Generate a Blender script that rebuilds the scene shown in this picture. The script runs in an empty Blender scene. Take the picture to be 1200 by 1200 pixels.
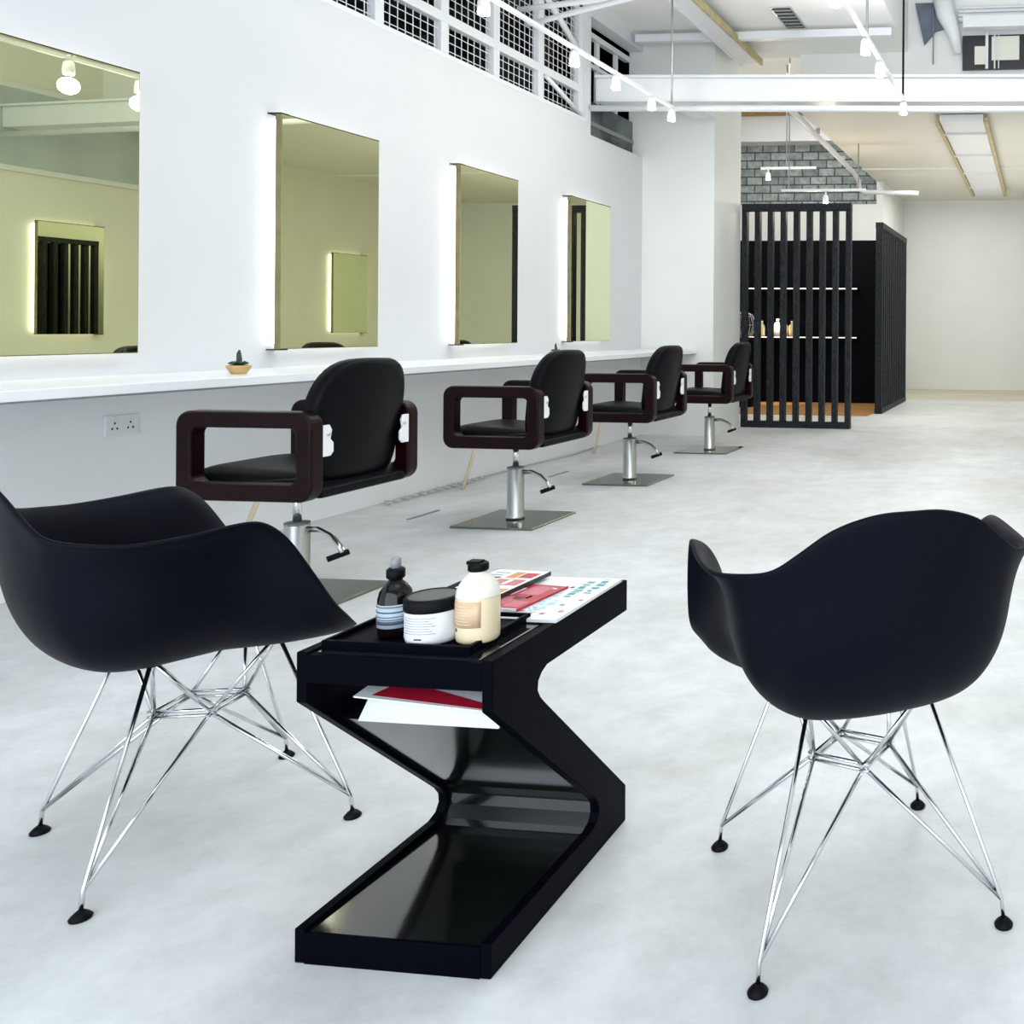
import bpy, bmesh, math, random
from mathutils import Vector, Matrix
random.seed(7)
S = bpy.context.scene
COL = S.collection

# ------------------------------------------------------------------ camera
cam = bpy.data.cameras.new('camera')
cam.sensor_width = 36; cam.lens = 31.5
cam.shift_x = -0.42303; cam.shift_y = -0.17917
cam.clip_start = 0.02; cam.clip_end = 200
co = bpy.data.objects.new('camera', cam); COL.objects.link(co)
co.matrix_world = (Matrix.Translation((0, 0, 1.12)) @ Matrix.Rotation(math.radians(6.0), 4, 'Z')
                   @ Matrix.Rotation(math.radians(90), 4, 'X') @ Matrix.Rotation(math.radians(0.4), 4, 'Z'))
S.camera = co

# ------------------------------------------------------------------ world, exposure, big lights
S.view_settings.view_transform = 'Standard'
S.view_settings.look = 'None'
S.view_settings.gamma = 1
S.view_settings.use_curve_mapping = False
S.view_settings.exposure = -0.09
wd = bpy.data.worlds.new('world'); S.world = wd; wd.use_nodes = True
bg = wd.node_tree.nodes['Background']
bg.inputs[0].default_value = (0.80, 0.90, 1.0, 1); bg.inputs[1].default_value = 1.0


def area(name, loc, rot, sx, sy, power, color):
    l = bpy.data.lights.new(name, 'AREA'); l.shape = 'RECTANGLE'; l.size = sx; l.size_y = sy
    l.energy = power; l.color = color
    o = bpy.data.objects.new(name, l); COL.objects.link(o)
    o.location = loc; o.rotation_euler = rot
    return o


# added area lights: daylight at the unseen shop front, fill under ceilings and void
area('added_shopfront_daylight', (-0.5, -2.35, 1.65), (math.radians(90), 0, 0), 6.6, 3.1, 235, (0.80, 0.90, 1.0))
area('ceiling_fill_front', (-0.6, 2.4, 4.0), (0, 0, 0), 3.2, 4.5, 80, (0.86, 0.93, 1.0))
area('ceiling_fill_middle', (-0.9, 6.0, 3.98), (0, 0, 0), 1.4, 2.4, 45, (0.97, 0.98, 0.97))
area('ceiling_fill_back', (-1.25, 12.6, 3.33), (0, 0, 0), 1.5, 5.0, 88, (0.97, 0.975, 0.93))
area('void_fill', (-3.6, 11.6, 4.50), (0, 0, 0), 0.9, 2.6, 50, (0.95, 0.97, 1.0))  # added fill for the void over the reception


area('mezzanine_fill', (-5.6, 5.0, 4.15), (0, 0, 0), 1.0, 5.0, 22, (0.85, 0.95, 0.95))  # added fill that lifts the dark mezzanine
# added upward fill brightening the ceilings, with no fixtures behind it
area('upward_fill_front', (-0.9, 5.6, 3.50), (math.radians(180), 0, 0), 2.5, 4.5, 75, (0.93, 0.96, 1.0))
area('upward_fill_back', (-0.6, 12.4, 2.45), (math.radians(180), 0, 0), 1.5, 4.5, 19, (1.0, 0.97, 0.90))


# ------------------------------------------------------------------ materials
def mat(name, col, rough=0.5, metal=0.0, vary=0.0, scale=8.0, bump=0.0, bscale=60.0, coat=0.0, spec=0.5,
        emit=None, estr=0.0, trans=0.0, stretch=None, col2=None):
    m = bpy.data.materials.new(name); m.use_nodes = True
    nt = m.node_tree; n = nt.nodes; p = n['Principled BSDF']
    p.inputs['Roughness'].default_value = rough; p.inputs['Metallic'].default_value = metal
    p.inputs['Coat Weight'].default_value = coat; p.inputs['Coat Roughness'].default_value = 0.08
    p.inputs['Specular IOR Level'].default_value = spec
    p.inputs['Transmission Weight'].default_value = trans
    tc = n.new('ShaderNodeTexCoord'); mp = n.new('ShaderNodeMapping')
    nt.links.new(tc.outputs['Object'], mp.inputs['Vector'])
    if stretch: mp.inputs['Scale'].default_value = stretch
    nz = n.new('ShaderNodeTexNoise'); nz.inputs['Scale'].default_value = scale
    nz.inputs['Detail'].default_value = 5
    nt.links.new(mp.outputs[0], nz.inputs['Vector'])
    rp = n.new('ShaderNodeValToRGB')
    c2 = col2 or tuple(max(0, c * (1 - vary)) for c in col)
    rp.color_ramp.elements[0].position = 0.35; rp.color_ramp.elements[1].position = 0.65
    rp.color_ramp.elements[0].color = (*c2, 1); rp.color_ramp.elements[1].color = (*col, 1)
    nt.links.new(nz.outputs['Fac'], rp.inputs['Fac'])
    nt.links.new(rp.outputs[0], p.inputs['Base Color'])
    if bump > 0:
        nb = n.new('ShaderNodeTexNoise'); nb.inputs['Scale'].default_value = bscale
        nt.links.new(mp.outputs[0], nb.inputs['Vector'])
        b = n.new('ShaderNodeBump'); b.inputs['Strength'].default_value = bump; b.inputs['Distance'].default_value = 0.01
        nt.links.new(nb.outputs['Fac'], b.inputs['Height']); nt.links.new(b.outputs[0], p.inputs['Normal'])
    if emit:
        p.inputs['Emission Color'].default_value = (*emit, 1); p.inputs['Emission Strength'].default_value = estr
    return m


M = {}
M['wall'] = mat('white_paint', (0.70, 0.71, 0.735), 0.6, vary=0.02, scale=2)
M['warm_wall'] = mat('warm_white_paint', (0.82, 0.83, 0.81), 0.6, vary=0.03, scale=2)
M['cream'] = mat('cream_paint', (0.80, 0.79, 0.69), 0.6, vary=0.03, scale=2)
M['under'] = mat('wall_shade_offset', (0.88, 0.885, 0.90), 0.6, vary=0.03, scale=2)  # lighter than the wall above, offsetting the counter's shade in the colour
M['ceil'] = mat('ceiling_paint', (0.84, 0.84, 0.82), 0.7, vary=0.03, scale=2)
M['ceil_warm'] = mat('ceiling_board', (0.80, 0.78, 0.71), 0.7, vary=0.03, scale=2)
M['steel_white'] = mat('white_enamel', (0.78, 0.79, 0.81), 0.35, vary=0.02)
M['counter'] = mat('white_laminate', (0.86, 0.88, 0.90), 0.25, vary=0.02)
M['dark_void'] = mat('dark_cluttered_wall', (0.16, 0.19, 0.19), 0.8, scale=2.2, col2=(0.006, 0.007, 0.015))
M['navy_shell'] = mat('moulded_plastic', (0.0016, 0.0020, 0.0062), 0.5, vary=0.08, bump=0.04, bscale=900, spec=0.085)
M['chrome'] = mat('chrome', (0.72, 0.74, 0.75), 0.12, 1.0, vary=0.05)
M['satin'] = mat('satin_steel', (0.62, 0.63, 0.62), 0.28, 1.0, vary=0.08)
M['plate_chrome'] = mat('mirror_polished_steel', (0.24, 0.25, 0.20), 0.10, 1.0, vary=0.05)
M['rubber'] = mat('black_rubber', (0.002, 0.002, 0.003), 0.5, vary=0.2, spec=0.12)
M['leather'] = mat('black_leather', (0.0020, 0.0020, 0.0040), 0.42, vary=0.2, bump=0.08, bscale=300, spec=0.09)
M['mahogany'] = mat('mahogany', (0.012, 0.0012, 0.0025), 0.35, vary=0.6, scale=6, stretch=(1, 8, 8), coat=0.0, spec=0.15)
M['lacquer'] = mat('black_lacquered_leather', (0.0014, 0.0016, 0.0042), 0.38, vary=0.15, bump=0.06, bscale=220, spec=0.02)
M['lacquer_in'] = mat('black_glossy_leather', (0.005, 0.006, 0.006), 0.12, vary=0.15, bump=0.008, bscale=160, spec=0.8, coat=0.35)
M['smoked'] = mat('smoked_glass_top', (0.008, 0.009, 0.010), 0.05, vary=0.1, spec=1.0, coat=1.0)
M['mirror'] = mat('tinted_mirror', (0.79, 0.82, 0.56), 0.0, 1.0, vary=0.0)
M['bronze'] = mat('bronze_frame', (0.30, 0.26, 0.13), 0.35, 0.7, vary=0.25, scale=12)
M['led'] = mat('led_diffuser', (1, 1, 1), 0.5, emit=(1.0, 1.0, 0.96), estr=3.2)
M['lamp'] = mat('lamp_lens', (1, 1, 1), 0.5, emit=(1.0, 0.98, 0.92), estr=40.0)
M['slat'] = mat('black_stained_timber', (0.028, 0.033, 0.040), 0.5, vary=0.85, scale=40, stretch=(3, 3, 0.5), bump=0.25, bscale=60, spec=0.15)
M['black'] = mat('black_board', (0.0012, 0.0012, 0.004), 0.6, vary=0.2, spec=0.08)
M['floor_tan'] = mat('tan_rear_floor', (0.66, 0.62, 0.50), 0.45, col2=(0.50, 0.46, 0.34), scale=1.6, stretch=(.4, 2.5, 1))  # tan floor tone varied by stretched noise
M['woodfloor'] = mat('wood_floor', (0.55, 0.28, 0.10), 0.4, vary=0.35, scale=5, stretch=(8, 1, 1))
M['dowel'] = mat('pale_dowel', (0.72, 0.62, 0.42), 0.5, vary=0.15)
M['brass'] = mat('aged_brass', (0.55, 0.46, 0.24), 0.5, vary=0.3)
M['lintel'] = mat('timber_lintel', (0.45, 0.28, 0.10), 0.5, vary=0.4, stretch=(1, 8, 8))
M['plastic_w'] = mat('white_plastic', (0.82, 0.82, 0.84), 0.35, vary=0.02)
M['hole'] = mat('dark_socket_hole', (0.02, 0.02, 0.02), 0.6, vary=0.1)
M['terracotta'] = mat('tan_ceramic', (0.62, 0.40, 0.17), 0.5, vary=0.2, scale=30)
M['plant'] = mat('succulent_green', (0.02, 0.045, 0.02), 0.5, vary=0.3, scale=40)
M['soil'] = mat('soil', (0.02, 0.018, 0.014), 0.9, vary=0.4, scale=80)
M['lid_disc'] = mat('smooth_lid', (0.05, 0.06, 0.055), 0.35, vary=0.1, spec=0.3)
M['amber'] = mat('dark_amber_glass', (0.004, 0.002, 0.003), 0.08, vary=0.1, spec=0.35)
M['cream_plastic'] = mat('cream_lotion_plastic', (0.80, 0.66, 0.44), 0.3, vary=0.06)
M['clear_plastic'] = mat('milky_clear_plastic', (0.78, 0.77, 0.68), 0.3, vary=0.05)
M['peach'] = mat('peach_label', (0.70, 0.48, 0.30), 0.5, vary=0.1)
M['label_w'] = mat('white_label', (0.74, 0.75, 0.78), 0.5, vary=0.04)
M['label_b'] = mat('pale_blue_label', (0.42, 0.50, 0.58), 0.5, vary=0.15)
M['ink'] = mat('label_print', (0.05, 0.06, 0.10), 0.6, vary=0.1)
M['ink_l'] = mat('faint_label_print', (0.42, 0.43, 0.48), 0.6, vary=0.1)
M['paper'] = mat('magazine_paper', (0.80, 0.81, 0.82), 0.4, vary=0.03)
M['red'] = mat('red_print', (0.50, 0.012, 0.04), 0.35, vary=0.2, scale=30)
M['pink'] = mat('pink_print', (0.62, 0.16, 0.22), 0.4, vary=0.2, scale=30)
M['orange'] = mat('orange_print', (0.70, 0.28, 0.07), 0.4, vary=0.2, scale=30)
M['teal'] = mat('teal_print', (0.04, 0.30, 0.33), 0.4, vary=0.2, scale=30)
M['sky'] = mat('pale_blue_print', (0.45, 0.65, 0.75), 0.4, vary=0.2, scale=30)
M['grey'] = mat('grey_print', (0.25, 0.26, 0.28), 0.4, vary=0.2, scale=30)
M['dk'] = mat('black_print', (0.015, 0.015, 0.02), 0.4, vary=0.2)
M['green'] = mat('green_print', (0.30, 0.38, 0.10), 0.4, vary=0.2, scale=30)
M['haze_glass'] = mat('frosted_partition', (0.50, 0.56, 0.58), 0.4, vary=0.15, scale=2)
M['bluegrey'] = mat('blue_grey_panel', (0.16, 0.20, 0.26), 0.6, vary=0.5, scale=3)
M['glow_amber'] = mat('lit_bottle_glass', (0.75, 0.55, 0.35), 0.3, vary=0.3, scale=30)
M['cable'] = mat('pale_cable', (0.55, 0.56, 0.54), 0.5, vary=0.1)


def floor_mat():
    m = bpy.data.materials.new('polished_concrete'); m.use_nodes = True
    nt = m.node_tree; n = nt.nodes; L = nt.links; p = n['Principled BSDF']
    tc = n.new('ShaderNodeTexCoord')
    a = n.new('ShaderNodeTexNoise'); a.inputs['Scale'].default_value = 0.9; a.inputs['Detail'].default_value = 8
    a.inputs['Roughness'].default_value = 0.6; a.inputs['Distortion'].default_value = 0.6
    b = n.new('ShaderNodeTexNoise'); b.inputs['Scale'].default_value = 7; b.inputs['Detail'].default_value = 10
    b.inputs['Roughness'].default_value = 0.75
    for t in (a, b): L.new(tc.outputs['Object'], t.inputs['Vector'])
    ra = n.new('ShaderNodeValToRGB')
    ra.color_ramp.elements[0].position = 0.32; ra.color_ramp.elements[0].color = (0.585, 0.58, 0.56, 1)
    ra.color_ramp.elements[1].position = 0.68; ra.color_ramp.elements[1].color = (0.76, 0.775, 0.795, 1)
    rb = n.new('ShaderNodeValToRGB')
    rb.color_ramp.elements[0].position = 0.30; rb.color_ramp.elements[0].color = (0.80, 0.80, 0.80, 1)
    rb.color_ramp.elements[1].position = 0.60; rb.color_ramp.elements[1].color = (1, 1, 1, 1)
    L.new(a.outputs['Fac'], ra.inputs['Fac']); L.new(b.outputs['Fac'], rb.inputs['Fac'])
    mx = n.new('ShaderNodeMix'); mx.data_type = 'RGBA'; mx.blend_type = 'MULTIPLY'; mx.inputs[0].default_value = 1
    L.new(ra.outputs[0], mx.inputs[6]); L.new(rb.outputs[0], mx.inputs[7])
    L.new(mx.outputs[2], p.inputs['Base Color'])
    mr = n.new('ShaderNodeMapRange'); mr.inputs['To Min'].default_value = 0.32; mr.inputs['To Max'].default_value = 0.5
    L.new(b.outputs['Fac'], mr.inputs['Value']); L.new(mr.outputs[0], p.inputs['Roughness'])
    p.inputs['Specular IOR Level'].default_value = 0.35
    return m


M['floor'] = floor_mat()


def brick_mat():
    m = bpy.data.materials.new('grey_blockwork'); m.use_nodes = True
    nt = m.node_tree; n = nt.nodes; L = nt.links; p = n['Principled BSDF']
    tc = n.new('ShaderNodeTexCoord'); mp = n.new('ShaderNodeMapping')
    mp.inputs['Rotation'].default_value = (math.radians(90), 0, 0)
    br = n.new('ShaderNodeTexBrick'); br.inputs['Scale'].default_value = 1.9
    br.inputs['Color1'].default_value = (0.62, 0.68, 0.66, 1); br.inputs['Color2'].default_value = (0.34, 0.40, 0.42, 1)
    br.inputs['Mortar'].default_value = (0.12, 0.14, 0.15, 1); br.inputs['Mortar Size'].default_value = 0.022
    nz = n.new('ShaderNodeTexNoise'); nz.inputs['Scale'].default_value = 14
    mx = n.new('ShaderNodeMix'); mx.data_type = 'RGBA'; mx.blend_type = 'MULTIPLY'; mx.inputs[0].default_value = 0.8
    L.new(tc.outputs['Object'], mp.inputs[0]); L.new(mp.outputs[0], br.inputs['Vector']); L.new(tc.outputs['Object'], nz.inputs['Vector'])
    L.new(br.outputs['Color'], mx.inputs[6]); L.new(nz.outputs['Fac'], mx.inputs[7])
    L.new(mx.outputs[2], p.inputs['Base Color']); p.inputs['Roughness'].default_value = 0.85
    return m


M['brick'] = brick_mat()


# ------------------------------------------------------------------ mesh helpers
class MB:
    def __init__(self): self.bm = bmesh.new()

    def box(self, x0, x1, y0, y1, z0, z1, mi=0, rot=None, piv=None):
        vs = [self.bm.verts.new(v) for v in [(x0, y0, z0), (x1, y0, z0), (x1, y1, z0), (x0, y1, z0),
                                             (x0, y0, z1), (x1, y0, z1), (x1, y1, z1), (x0, y1, z1)]]
        for f in [(0, 3, 2, 1), (4, 5, 6, 7), (0, 1, 5, 4), (1, 2, 6, 5), (2, 3, 7, 6), (3, 0, 4, 7)]:
            self.bm.faces.new([vs[i] for i in f]).material_index = mi
        if rot is not None: bmesh.ops.rotate(self.bm, verts=vs, cent=piv, matrix=rot)
        return self

    def tube(self, pts, r, seg=8, closed=False, mi=0):
        pts = [Vector(p) for p in pts]; n = len(pts); rings = []
        up = None
        for i, p in enumerate(pts):
            if closed: t = (pts[(i + 1) % n] - pts[i - 1])
            else: t = (pts[min(i + 1, n - 1)] - pts[max(i - 1, 0)])
            t.normalize()
            if up is None:
                up = Vector((0, 0, 1)) if abs(t.z) < 0.9 else Vector((1, 0, 0))
            a = (up - t * up.dot(t)).normalized(); b = t.cross(a); up = a
            rr = r[i] if isinstance(r, (list, tuple)) else r
            rings.append([self.bm.verts.new(p + (a * math.cos(k * 2 * math.pi / seg) + b * math.sin(k * 2 * math.pi / seg)) * rr) for k in range(seg)])
        for i in range(n if closed else n - 1):
            A, B = rings[i], rings[(i + 1) % n]
            for k in range(seg):
                f = self.bm.faces.new([A[k], A[(k + 1) % seg], B[(k + 1) % seg], B[k]]); f.smooth = True; f.material_index = mi
        if not closed:
            self.bm.faces.new(rings[0][::-1]).material_index = mi; self.bm.faces.new(rings[-1]).material_index = mi
        return self

    def lathe(self, prof, cx=0, cy=0, seg=28, sx=1, sy=1, mi=0, smooth=True, band=None):
        rings = []
        for (r, z) in prof:
            r = max(r, 0.0004)
            rings.append([self.bm.verts.new((cx + sx * r * math.cos(k * 2 * math.pi / seg), cy + sy * r * math.sin(k * 2 * math.pi / seg), z)) for k in range(seg)])
        for i in range(len(rings) - 1):
            for k in range(seg):
                f = self.bm.faces.new([rings[i][k], rings[i][(k + 1) % seg], rings[i + 1][(k + 1) % seg], rings[i + 1][k]])
                f.smooth = smooth; f.material_index = mi
        self.bm.faces.new(rings[0][::-1]).material_index = mi; self.bm.faces.new(rings[-1]).material_index = mi
        return self

    def arc_patch(self, r, a0, a1, z0, z1, cx=0, cy=0, sx=1, sy=1, n=10, t=0.0006, mi=0):
        # thin curved label standing on a cylinder's wall
        inn, out = [], []
        for i in range(n + 1):
            a = a0 + (a1 - a0) * i / n
            for (lst, rr) in ((inn, r), (out, r + t)):
                lst.append([self.bm.verts.new((cx + sx * rr * math.cos(a), cy + sy * rr * math.sin(a), z)) for z in (z0, z1)])
        for i in range(n):
            f = self.bm.faces.new([out[i][0], out[i + 1][0], out[i + 1][1], out[i][1]]); f.material_index = mi; f.smooth = True
            for q in ([inn[i][0], inn[i][1], inn[i + 1][1], inn[i + 1][0]], [inn[i][1], out[i][1], out[i + 1][1], inn[i + 1][1]],
                      [inn[i][0], inn[i + 1][0], out[i + 1][0], out[i][0]]):
                self.bm.faces.new(q).material_index = mi
        self.bm.faces.new([inn[0][0], out[0][0], out[0][1], inn[0][1]]).material_index = mi
        self.bm.faces.new([inn[n][0], inn[n][1], out[n][1], out[n][0]]).material_index = mi
        return self

    def prism(self, poly, axis, a, b, mi=0):
        def P(u, v, w):
            return {'x': (w, u, v), 'y': (u, w, v), 'z': (u, v, w)}[axis]
        A = [self.bm.verts.new(P(u, v, a)) for u, v in poly]; B = [self.bm.verts.new(P(u, v, b)) for u, v in poly]
        n = len(poly)
        self.bm.faces.new(A).material_index = mi; self.bm.faces.new(B[::-1]).material_index = mi
        for i in range(n):
            self.bm.faces.new([A[i], B[i], B[(i + 1) % n], A[(i + 1) % n]]).material_index = mi
        return self

    def build(self, name, mats, parent=None, bevel=0, loc=None, subsurf=0):
        bmesh.ops.recalc_face_normals(self.bm, faces=self.bm.faces)
        me = bpy.data.meshes.new(name); self.bm.to_mesh(me); self.bm.free()
        for m in (mats if isinstance(mats, (list, tuple)) else [mats]): me.materials.append(m)
        o = bpy.data.objects.new(name, me); COL.objects.link(o)
        if parent: o.parent = parent
        if loc: o.location = loc
        if bevel:
            b = o.modifiers.new('bevel', 'BEVEL'); b.width = bevel; b.segments = 3; b.limit_method = 'ANGLE'; b.angle_limit = math.radians(40)
        if subsurf:
            s = o.modifiers.new('sub', 'SUBSURF'); s.levels = subsurf; s.render_levels = subsurf
        return o


def tag(o, label, cat, group=None):
    o['label'] = label; o['category'] = cat
    if group: o['group'] = group
    return o


def thing(name, label, cat, loc=(0, 0, 0), rz=0, group=None):
    o = bpy.data.objects.new(name, None); COL.objects.link(o)
    o.empty_display_size = 0.05
    o.location = loc; o.rotation_euler = (0, 0, rz)
    return tag(o, label, cat, group)


def structure(name, mb, m, bevel=0):
    o = mb.build(name, m, bevel=bevel); o['kind'] = 'structure'; return o


def copy_tree(o, parent=None):
    c = o.copy(); COL.objects.link(c)
    if parent: c.parent = parent
    for ch in list(o.children): copy_tree(ch, c)
    return c


# ------------------------------------------------------------------ room shell
structure('floor', MB().box(-5.1, 3.1, -2.6, 16.5, -0.1, 0), M['floor'])
w = MB()
w.box(-4.25, -4.1, -2.6, 7.74, .845, 2.97)
w.box(-4.25, -4.1, 7.74, 8.9, .845, 2.87)
w.box(-4.25, -4.1, 7.74, 7.82, 2.87, 4.08)
w.box(-4.25, -4.1, 7.82, 8.9, 3.96, 4.08)
structure('wall_left', w, M['wall'])
structure('wall_left_lower', MB().box(-4.25, -4.1, -2.6, 8.9, 0, .845), M['under'])  # same wall, colour lightened to offset the counter's shade
structure('wall_column', MB().box(-5.1, -3.33, 8.9, 9.72, 0, 4.6), M['warm_wall'])
structure('wall_left_rear', MB().box(-5.1, -5.0, 9.72, 14.1, 0, 4.6), M['warm_wall'])
structure('wall_reception_back', MB().box(-5.1, -2.49, 14.12, 16.5, 0, 3.10).box(-2.60, -2.49, 14.12, 16.5, 3.10, 3.6), M['warm_wall'])
structure('wall_blockwork', MB().box(-5.1, -2.60, 14.12, 14.4, 3.10, 4.06), M['brick'])
structure('trim_bulkhead', MB().box(-5.0, -2.60, 13.8, 14.12, 4.06, 4.46), M['steel_white'])
structure('trim_lintel', MB().box(-5.0, -2.60, 13.75, 14.12, 4.46, 4.60), M['lintel'])
structure('wall_back', MB().box(-2.49, 3.1, 16.3, 16.5, 0, 3.6), M['warm_wall'])
# right wall with a pale recessed panel high up (seen in the mirrors)
structure('wall_right', MB().box(3.0, 3.15, -2.6, 16.3, 0, 5.2), M['cream'])
# front wall: piers and lintel round the glazed shop front
structure('wall_front', MB().box(-4.25, -3.9, -2.7, -2.6, 0, 4.4).box(2.9, 3.1, -2.7, -2.6, 0, 4.4).box(-3.9, 2.9, -2.7, -2.6, 3.5, 5.2), M['wall'])
f = MB()
for x in (-3.9, -1.65, 0.6, 2.84): f.box(x, x + .06, -2.68, -2.62, 0.0, 3.5)
f.box(-3.9, 2.9, -2.68, -2.62, 0.0, .08).box(-3.9, 2.9, -2.68, -2.62, 3.42, 3.5)
structure('window_1', f, M['steel_white'])
c = MB()
c.box(-4.1, -1.42, -2.6, 9.5, 4.08, 4.2)
c.box(-1.42, 3.0, -2.6, 9.5, 4.9, 5.0)
c.box(-1.46, -1.42, -2.6, 9.5, 4.2, 4.9)
structure('ceiling', c, M['ceil'])
structure('ceiling_low', MB().box(-2.60, 3.0, 9.5, 16.3, 3.46, 3.6), M['ceil_warm'])
structure('ceiling_void', MB().box(-5.1, -2.5, 9.5, 14.4, 4.6, 4.7), M['ceil'])
structure('wall_void_side', MB().box(-2.60, -2.54, 9.6, 14.12, 3.6, 4.6), M['warm_wall'])
structure('wall_soffit', MB().box(-2.60, -1.42, 9.5, 9.6, 3.6, 4.08).box(-1.42, 3.0, 9.5, 9.6, 3.6, 4.9)
          .box(-3.33, -2.6, 9.5, 9.6, 4.08, 4.6), M['ceil'])
# mezzanine behind the mesh
mz = MB()
mz.box(-7.3, -7.2, -2.6, 8.9, 2.8, 4.3).box(-7.3, -4.25, -2.6, 8.9, 2.70, 2.80)
mz.box(-7.3, -4.25, -2.6, 8.9, 4.2, 4.3).box(-7.3, -4.25, 8.9, 9.0, 2.7, 4.3).box(-7.3, -4.25, -2.7, -2.6, 2.7, 4.3)
structure('wall_mezzanine', mz, M['dark_void'])
structure('floor_rear', MB().box(-2.48, 3.0, 14.0, 16.29, 0, .004), M['floor_tan'])
structure('floor_reception', MB().box(-4.98, -2.16, 11.2, 13.0, 0, 0.012), M['woodfloor'])
structure('trim_low_ceiling_batten', MB().box(-2.6, 3.0, 12.95, 13.0, 3.44, 3.46), M['ceil'])


# ------------------------------------------------------------------ mezzanine mesh balustrade
fence = thing('mesh_balustrade', 'white steel balustrade with black-backed wire mesh above the left wall', 'railing', (-4.1, 5.8, 2.97))
FY0, FY1 = 2.75, 7.72
posts = [5.22 - .615 * k for k in range(4, 0, -1)] + [5.22, 5.84, 6.44, 7.05]
for y in posts + [7.70]:
    MB().box(-.09, -.03, y - 5.8 - .038, y - 5.8 + .038, .035, 1.10).build('post', M['steel_white'], fence, bevel=.004)
MB().box(-.10, -.0, FY0 - 5.8, FY1 - 5.8 + .02, 0, .035).build('bottom_rail', M['steel_white'], fence, bevel=.004)
MB().box(-.085, -.026, FY0 - 5.8, FY1 - 5.8 - .005, .255, .325).build('middle_rail', M['steel_white'], fence, bevel=.004)
MB().box(-.09, -.03, FY0 - 5.8, FY1 - 5.8, 1.02, 1.10).build('top_rail', M['steel_white'], fence, bevel=.004)
k = MB()
y = FY0
while y < FY1:
    k.box(-.0635, -.0595, y - 5.8, y - 5.8 + .005, .035, 1.04); y += .072
z = .08
while z < 1.04:
    k.box(-.0645, -.0605, FY0 - 5.8, FY1 - 5.8, z, z + .005); z += .062
k.build('wire_mesh', M['steel_white'], fence)
MB().tube([(-.02, 7.10 - 5.8, .90), (-.02, 7.66 - 5.8, .60)], .028, 6).build('diagonal_brace', M['steel_white'], fence)
k = MB().tube([(-.02, 7.10 - 5.8, .24), (-.02, 7.68 - 5.8, .05)], .02, 6)
k.build('diagonal_brace', M['steel_white'], fence)

rail2 = thing('stair_railing', 'white two-bar railing in the dark opening beside the column', 'railing', (-4.2, 8.3, 2.87))
MB().box(-.05, 0, -.47, .58, 0, .36).build('dark_infill', M['dark_void'], rail2)
MB().box(-.0, .012, -.47, .58, .13, .17).build('kick_rail', M['grey'], rail2)
for y in (-.42, -.05, .33):
    MB().box(-.08, -.055, y - .03, y + .03, 0.0, .98).build('post', M['steel_white'], rail2)
MB().box(-.09, -.03, -.5, .58, .98, 1.03).build('handrail', M['steel_white'], rail2)
MB().box(-.08, -.04, -.5, .58, .70, .74).build('middle_rail', M['steel_white'], rail2)

# things dimly seen through the mesh
for i, (y, z0, z1, wdt, mm, lab) in enumerate([
        (4.6, 2.80, 3.5, .9, 'bluegrey', 'dim blue-grey storage cabinet behind the mesh, nearest the camera'),
        (6.9, 2.80, 3.6, .8, 'haze_glass', 'pale green-grey cabinet behind the mesh near the corner post')]):
    o = thing('storage_cabinet', lab, 'cabinet', (-5.7, y, z0 + .002))
    MB().box(-.25, .25, -wdt / 2, wdt / 2, 0, z1 - z0).build('body', M[mm], o, bevel=.01)
    for s in (-1, 1):
        MB().box(.251, .27, s * wdt / 4 - wdt / 4 + .01, s * wdt / 4 + wdt / 4 - .01, .04, z1 - z0 - .04).build('door', M[mm], o, bevel=.004)

# ------------------------------------------------------------------ beams, trays, conduits
rb = math.radians(4.4)
beam = thing('steel_beam', 'thick white box beam crossing the room under the high ceiling', 'beam', (-4.13, 7.98, 3.31), rb)
MB().box(0.03, 7.1, -.09, .09, -.115, .10).build('web', M['steel_white'], beam, bevel=.006)
MB().box(0.03, 7.1, -.12, .12, .10, .125).build('top_flange', M['steel_white'], beam, bevel=.004)
pipe = MB().tube([(-4.09, 7.80, 3.11), (2.92, 8.33, 3.09)], .030, 12)
tag(pipe.build('sprinkler_pipe', M['steel_white']), 'thin white pipe running just below the big crossing beam', 'pipe')
p2 = thing('roof_tie_beam', 'slim white beam spanning above the thick box beam near the ceiling', 'beam', (-4.05, 8.9, 3.97), 0)
MB().box(0.0, 2.6, -.30, -.22, 0, .075).build('beam_bar', M['steel_white'], p2, bevel=.004)

tray = thing('cable_tray', 'white cable tray with brassy edges slanting under the high ceiling', 'tray', (-3.10, 4.0, 3.96))
MB().box(-.11, .09, 0, 5.4, 0, .012).build('tray_bed', M['steel_white'], tray)
MB().box(-.13, -.11, 0, 5.4, -.02, .05).build('tray_side', M['steel_white'], tray)
MB().box(.09, .115, 0, 5.4, -.02, .05).build('tray_side', M['brass'], tray)

t = thing('ceiling_conduit', 'white conduit running back under the ceiling and bending right over the screen', 'conduit', (-2.6, 8.4, 3.40))
MB().tube([(0, 0, 0), (-.02, 1.2, 0), (-.13, 4.6, 0), (-.14, 5.0, -.05), (-.14, 5.05, -.17), (-.08, 5.1, -.2), (.75, 5.15, -.22)], .035, 10).build('pipe_run', M['steel_white'], t)
MB().box(-.03, .02, 1.9, 1.93, 0, .06).build('bracket', M['satin'], t)
MB().box(-.1, -.06, 3.6, 3.63, 0, .06).build('bracket', M['satin'], t)

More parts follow.
